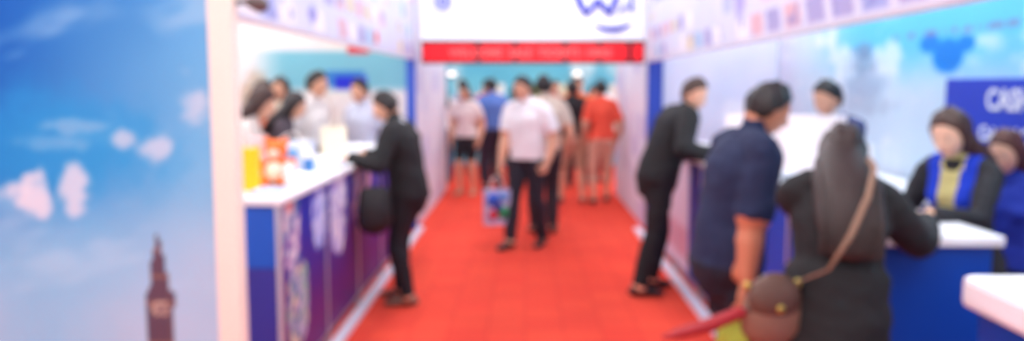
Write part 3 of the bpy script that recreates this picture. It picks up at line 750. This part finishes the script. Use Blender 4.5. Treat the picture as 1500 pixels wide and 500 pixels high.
cup(-1.33, 4.98, 1.051, .036, .11, C(60, 130, 200)); cup(-1.62, 4.98, 1.051, .036, .11, C(210, 70, 60)); cup(-1.62, 6.0, 1.051, .036, .11, C(240, 240, 245)); cup(1.62, 6.55, 1.051, .036, .11, C(70, 120, 200))
cup(-1.52, 4.50, 1.051, .034, .10, C(236, 70, 60)); cup(-1.5, 5.66, 1.051, .036, .11, C(250, 200, 60)); cup(-1.27, 4.36, 1.051, .034, .09, C(240, 240, 244))
def stack(x, y, z, w, d, n, cols, rz=0, th=.003):
    b = MB(); r = random.Random(int(x*100+y*10))
    for i in range(n):
        M = Matrix.Translation((x+r.uniform(-.004, .004), y+r.uniform(-.004, .004), z+i*th)) @ Matrix.Rotation(math.radians(rz+r.uniform(-3, 3)), 4, 'Z')
        b.box(-w/2, w/2, -d/2, d/2, 0, th*.9, mat('paper', cols[i % len(cols)], .6), M)
    return b.obj('brochure_stack')
WP = C(242, 243, 248)
for (x, y, w, d, n, cols, rz) in ((-1.31, 4.13, .15, .2, 6, [WP, C(180, 200, 236)], 5), (-1.31, 4.76, .15, .22, 10, [WP], 4), (-1.33, 5.42, .2, .22, 14, [WP, C(225, 225, 240)], -6), (-1.4, 7.0, .3, .2, 12, [WP], 0), (-1.60, 5.38, .2, .2, 20, [C(200, 210, 236)], 0),
                                 (1.44, 3.24, .16, .12, 3, [C(226, 96, 130), WP], 10), (1.6, 5.35, .2, .14, 8, [WP], -5), (1.5, 6.9, .3, .2, 10, [WP], -5)):
    stack(x, y, 1.051, w, d, n, cols, rz)
stack(1.62, 2.2, 1.031, .3, .2, 6, [C(236, 196, 210), WP], 10); stack(1.95, 2.0, 1.031, .3, .2, 10, [WP], 10)
def monitor(x, y, z, rz, w=.42, h=.28):
    M = Matrix.Translation((x, y, z)) @ Matrix.Rotation(math.radians(rz), 4, 'Z')
    b = MB(); wm = mat('white_plastic', C(240, 242, 248), .35); sc = mat('screen', C(190, 205, 235), .2, emit=.3)
    b.box(-.1, .1, -.07, .07, 0, .012, wm, M); b.box(-.02, .02, .0, .02, .01, .14, wm, M)
    b.box(-w/2, w/2, -.018, .018, .09, .09+h, wm, M); b.box(-w/2+.015, w/2-.015, .0185, .021, .105, .075+h, sc, M)
    return b.obj('computer_monitor', .004)
monitor(1.50, 4.35, 1.052, -30, .36, .30)
monitor(1.50, 5.55, 1.052, -35, .30, .26)
def sign_holder(x, y, z, rz, w, h, col):
    M = Matrix.Translation((x, y, z)) @ Matrix.Rotation(math.radians(rz), 4, 'Z') @ Matrix.Rotation(math.radians(-12), 4, 'X')
    b = MB(); b.box(-w/2, w/2, -.003, .003, .005, h, mat('poster_paper', col, .4), M); b.box(-w/2, w/2, -.05, .05, 0, .006, PLAIN, M)
    return b.obj('tabletop_sign')
sign_holder(1.52, 4.85, 1.062, 20, .3, .36, C(240, 241, 246))
sign_holder(1.58, 3.98, 1.062, 5, .26, .26, C(236, 240, 248))
def tote(x, y, z, w, d, h, col, rz, htop):
    M = Matrix.Translation((x, y, z)) @ Matrix.Rotation(math.radians(rz), 4, 'Z')
    b = MB(); m = mat('bag_fabric', col, .7, .3, 40, .1)
    b.tube([M @ Vector((0, 0, q*h)) for q in (0, .1, .5, .85, 1)], [(w*.46, d*.5), (w*.52, d*.6), (w*.5, d*.55), (w*.45, d*.4), (w*.42, d*.2)], m, side=M.to_3x3() @ Vector((1, 0, 0)), n=24)
    q = [M @ Vector((w*.3*math.cos(a), 0, h+htop*math.sin(a))) for a in np.linspace(0, math.pi, 13)]
    b.tube(q, [.009]*13, m, n=8)
    return b.obj('handbag')
tote(-1.05, 5.62, .62, .24, .12, .26, C(24, 23, 26), 25, .28)
def crossbag():
    b = MB(); m = mat('brown_leather', C(132, 98, 80), .55, .25, 40, .2); m2 = mat('dark_leather', C(92, 64, 52), .5, .2, 40, .1); g = mat('brass', C(190, 170, 90), .3, 0, 10, 0, .8)
    M = Matrix.Translation((.79, 2.58, .79)) @ Matrix.Rotation(math.radians(12), 4, 'Z')
    b.tube([M @ Vector((0, 0, z)) for z in (0, .03, .1, .16, .19)], [(.085, .035), (.108, .048), (.105, .045), (.085, .032), (.06, .02)], m, side=M.to_3x3() @ Vector((1, 0, 0)), n=26)
    b.tube([M @ Vector((0, -.012, z)) for z in (.10, .14, .18, .20)], [(.09, .042), (.092, .04), (.08, .03), (.05, .018)], m2, side=M.to_3x3() @ Vector((1, 0, 0)), n=26)
    b.ell((0, -.058, .11), (.014, .006, .014), g, M)
    for s in (-1, 1): b.ell((s*.088, 0, .175), (.012, .012, .016), g, M)
    q = [M @ Vector((.088, 0, .18)), (.925, 2.47, 1.04), (1.0, 2.50, 1.14), (1.08, 2.58, 1.25), (1.13, 2.66, 1.335), (1.155, 2.77, 1.355), (1.17, 2.88, 1.30)]
    b.tube(q, [(.010, .004)]*7, mat('strap_leather', C(140, 106, 84), .55, .1), side=(1, 0, .6), n=8)
    o = b.obj('crossbody_bag')
    u = MB(); rm = mat('umbrella_cloth', C(160, 24, 34), .6, .3, 40, .1)
    u.tube([(.43, 2.50, .815), (.48, 2.505, .825), (.58, 2.52, .85), (.68, 2.54, .885)], [.006, .018, .024, .020], rm, n=12)
    u.tube([(.68, 2.54, .885), (.73, 2.55, .90), (.77, 2.56, .91)], [.008, .009, .008], mat('umbrella_handle', C(60, 30, 30), .4), n=8)
    uo = u.obj('folded_umbrella'); uo.parent = o
    v = MB(); v.tube([(.66, 2.57, .76), (.67, 2.57, .80), (.685, 2.57, .84)], [(.05, .02), (.055, .024), (.03, .012)], mat('green_pouch', C(176, 196, 70), .7, .3, 40, .1), side=(1, 0, 0), n=16)
    vo = v.obj('pouch'); vo.parent = o
crossbag()
def spot(x, y, z, m):
    b = MB(); b.box(x-.01, x+.07, y-.01, y+.01, z, z+.02, m); b.tube([(x+.06, y, z+.01), (x+.1, y, z-.0)], [.025, .035], m, n=14); return b.obj('arm_spotlight')
spot(-1.19, 3.40, 1.93, mat('dark_metal', C(90, 80, 78), .4))
# ================================================================ CAMERA / WORLD
w = bpy.data.worlds.new('World'); scn.world = w; w.use_nodes = True
w.node_tree.nodes['Background'].inputs[0].default_value = (.88, .95, 1, 1); w.node_tree.nodes['Background'].inputs[1].default_value = 1.05
cd = bpy.data.cameras.new('Camera'); cam = bpy.data.objects.new('Camera', cd); COL.objects.link(cam)
cam.location = (0, 0, 1.6); cam.rotation_euler = (math.radians(84.05), 0, math.radians(.955))
cd.sensor_width = 36; cd.lens = 28.8; cd.clip_start = .05; cd.clip_end = 100
cd.dof.use_dof = True; cd.dof.focus_distance = .3; cd.dof.aperture_fstop = 7.6
scn.camera = cam
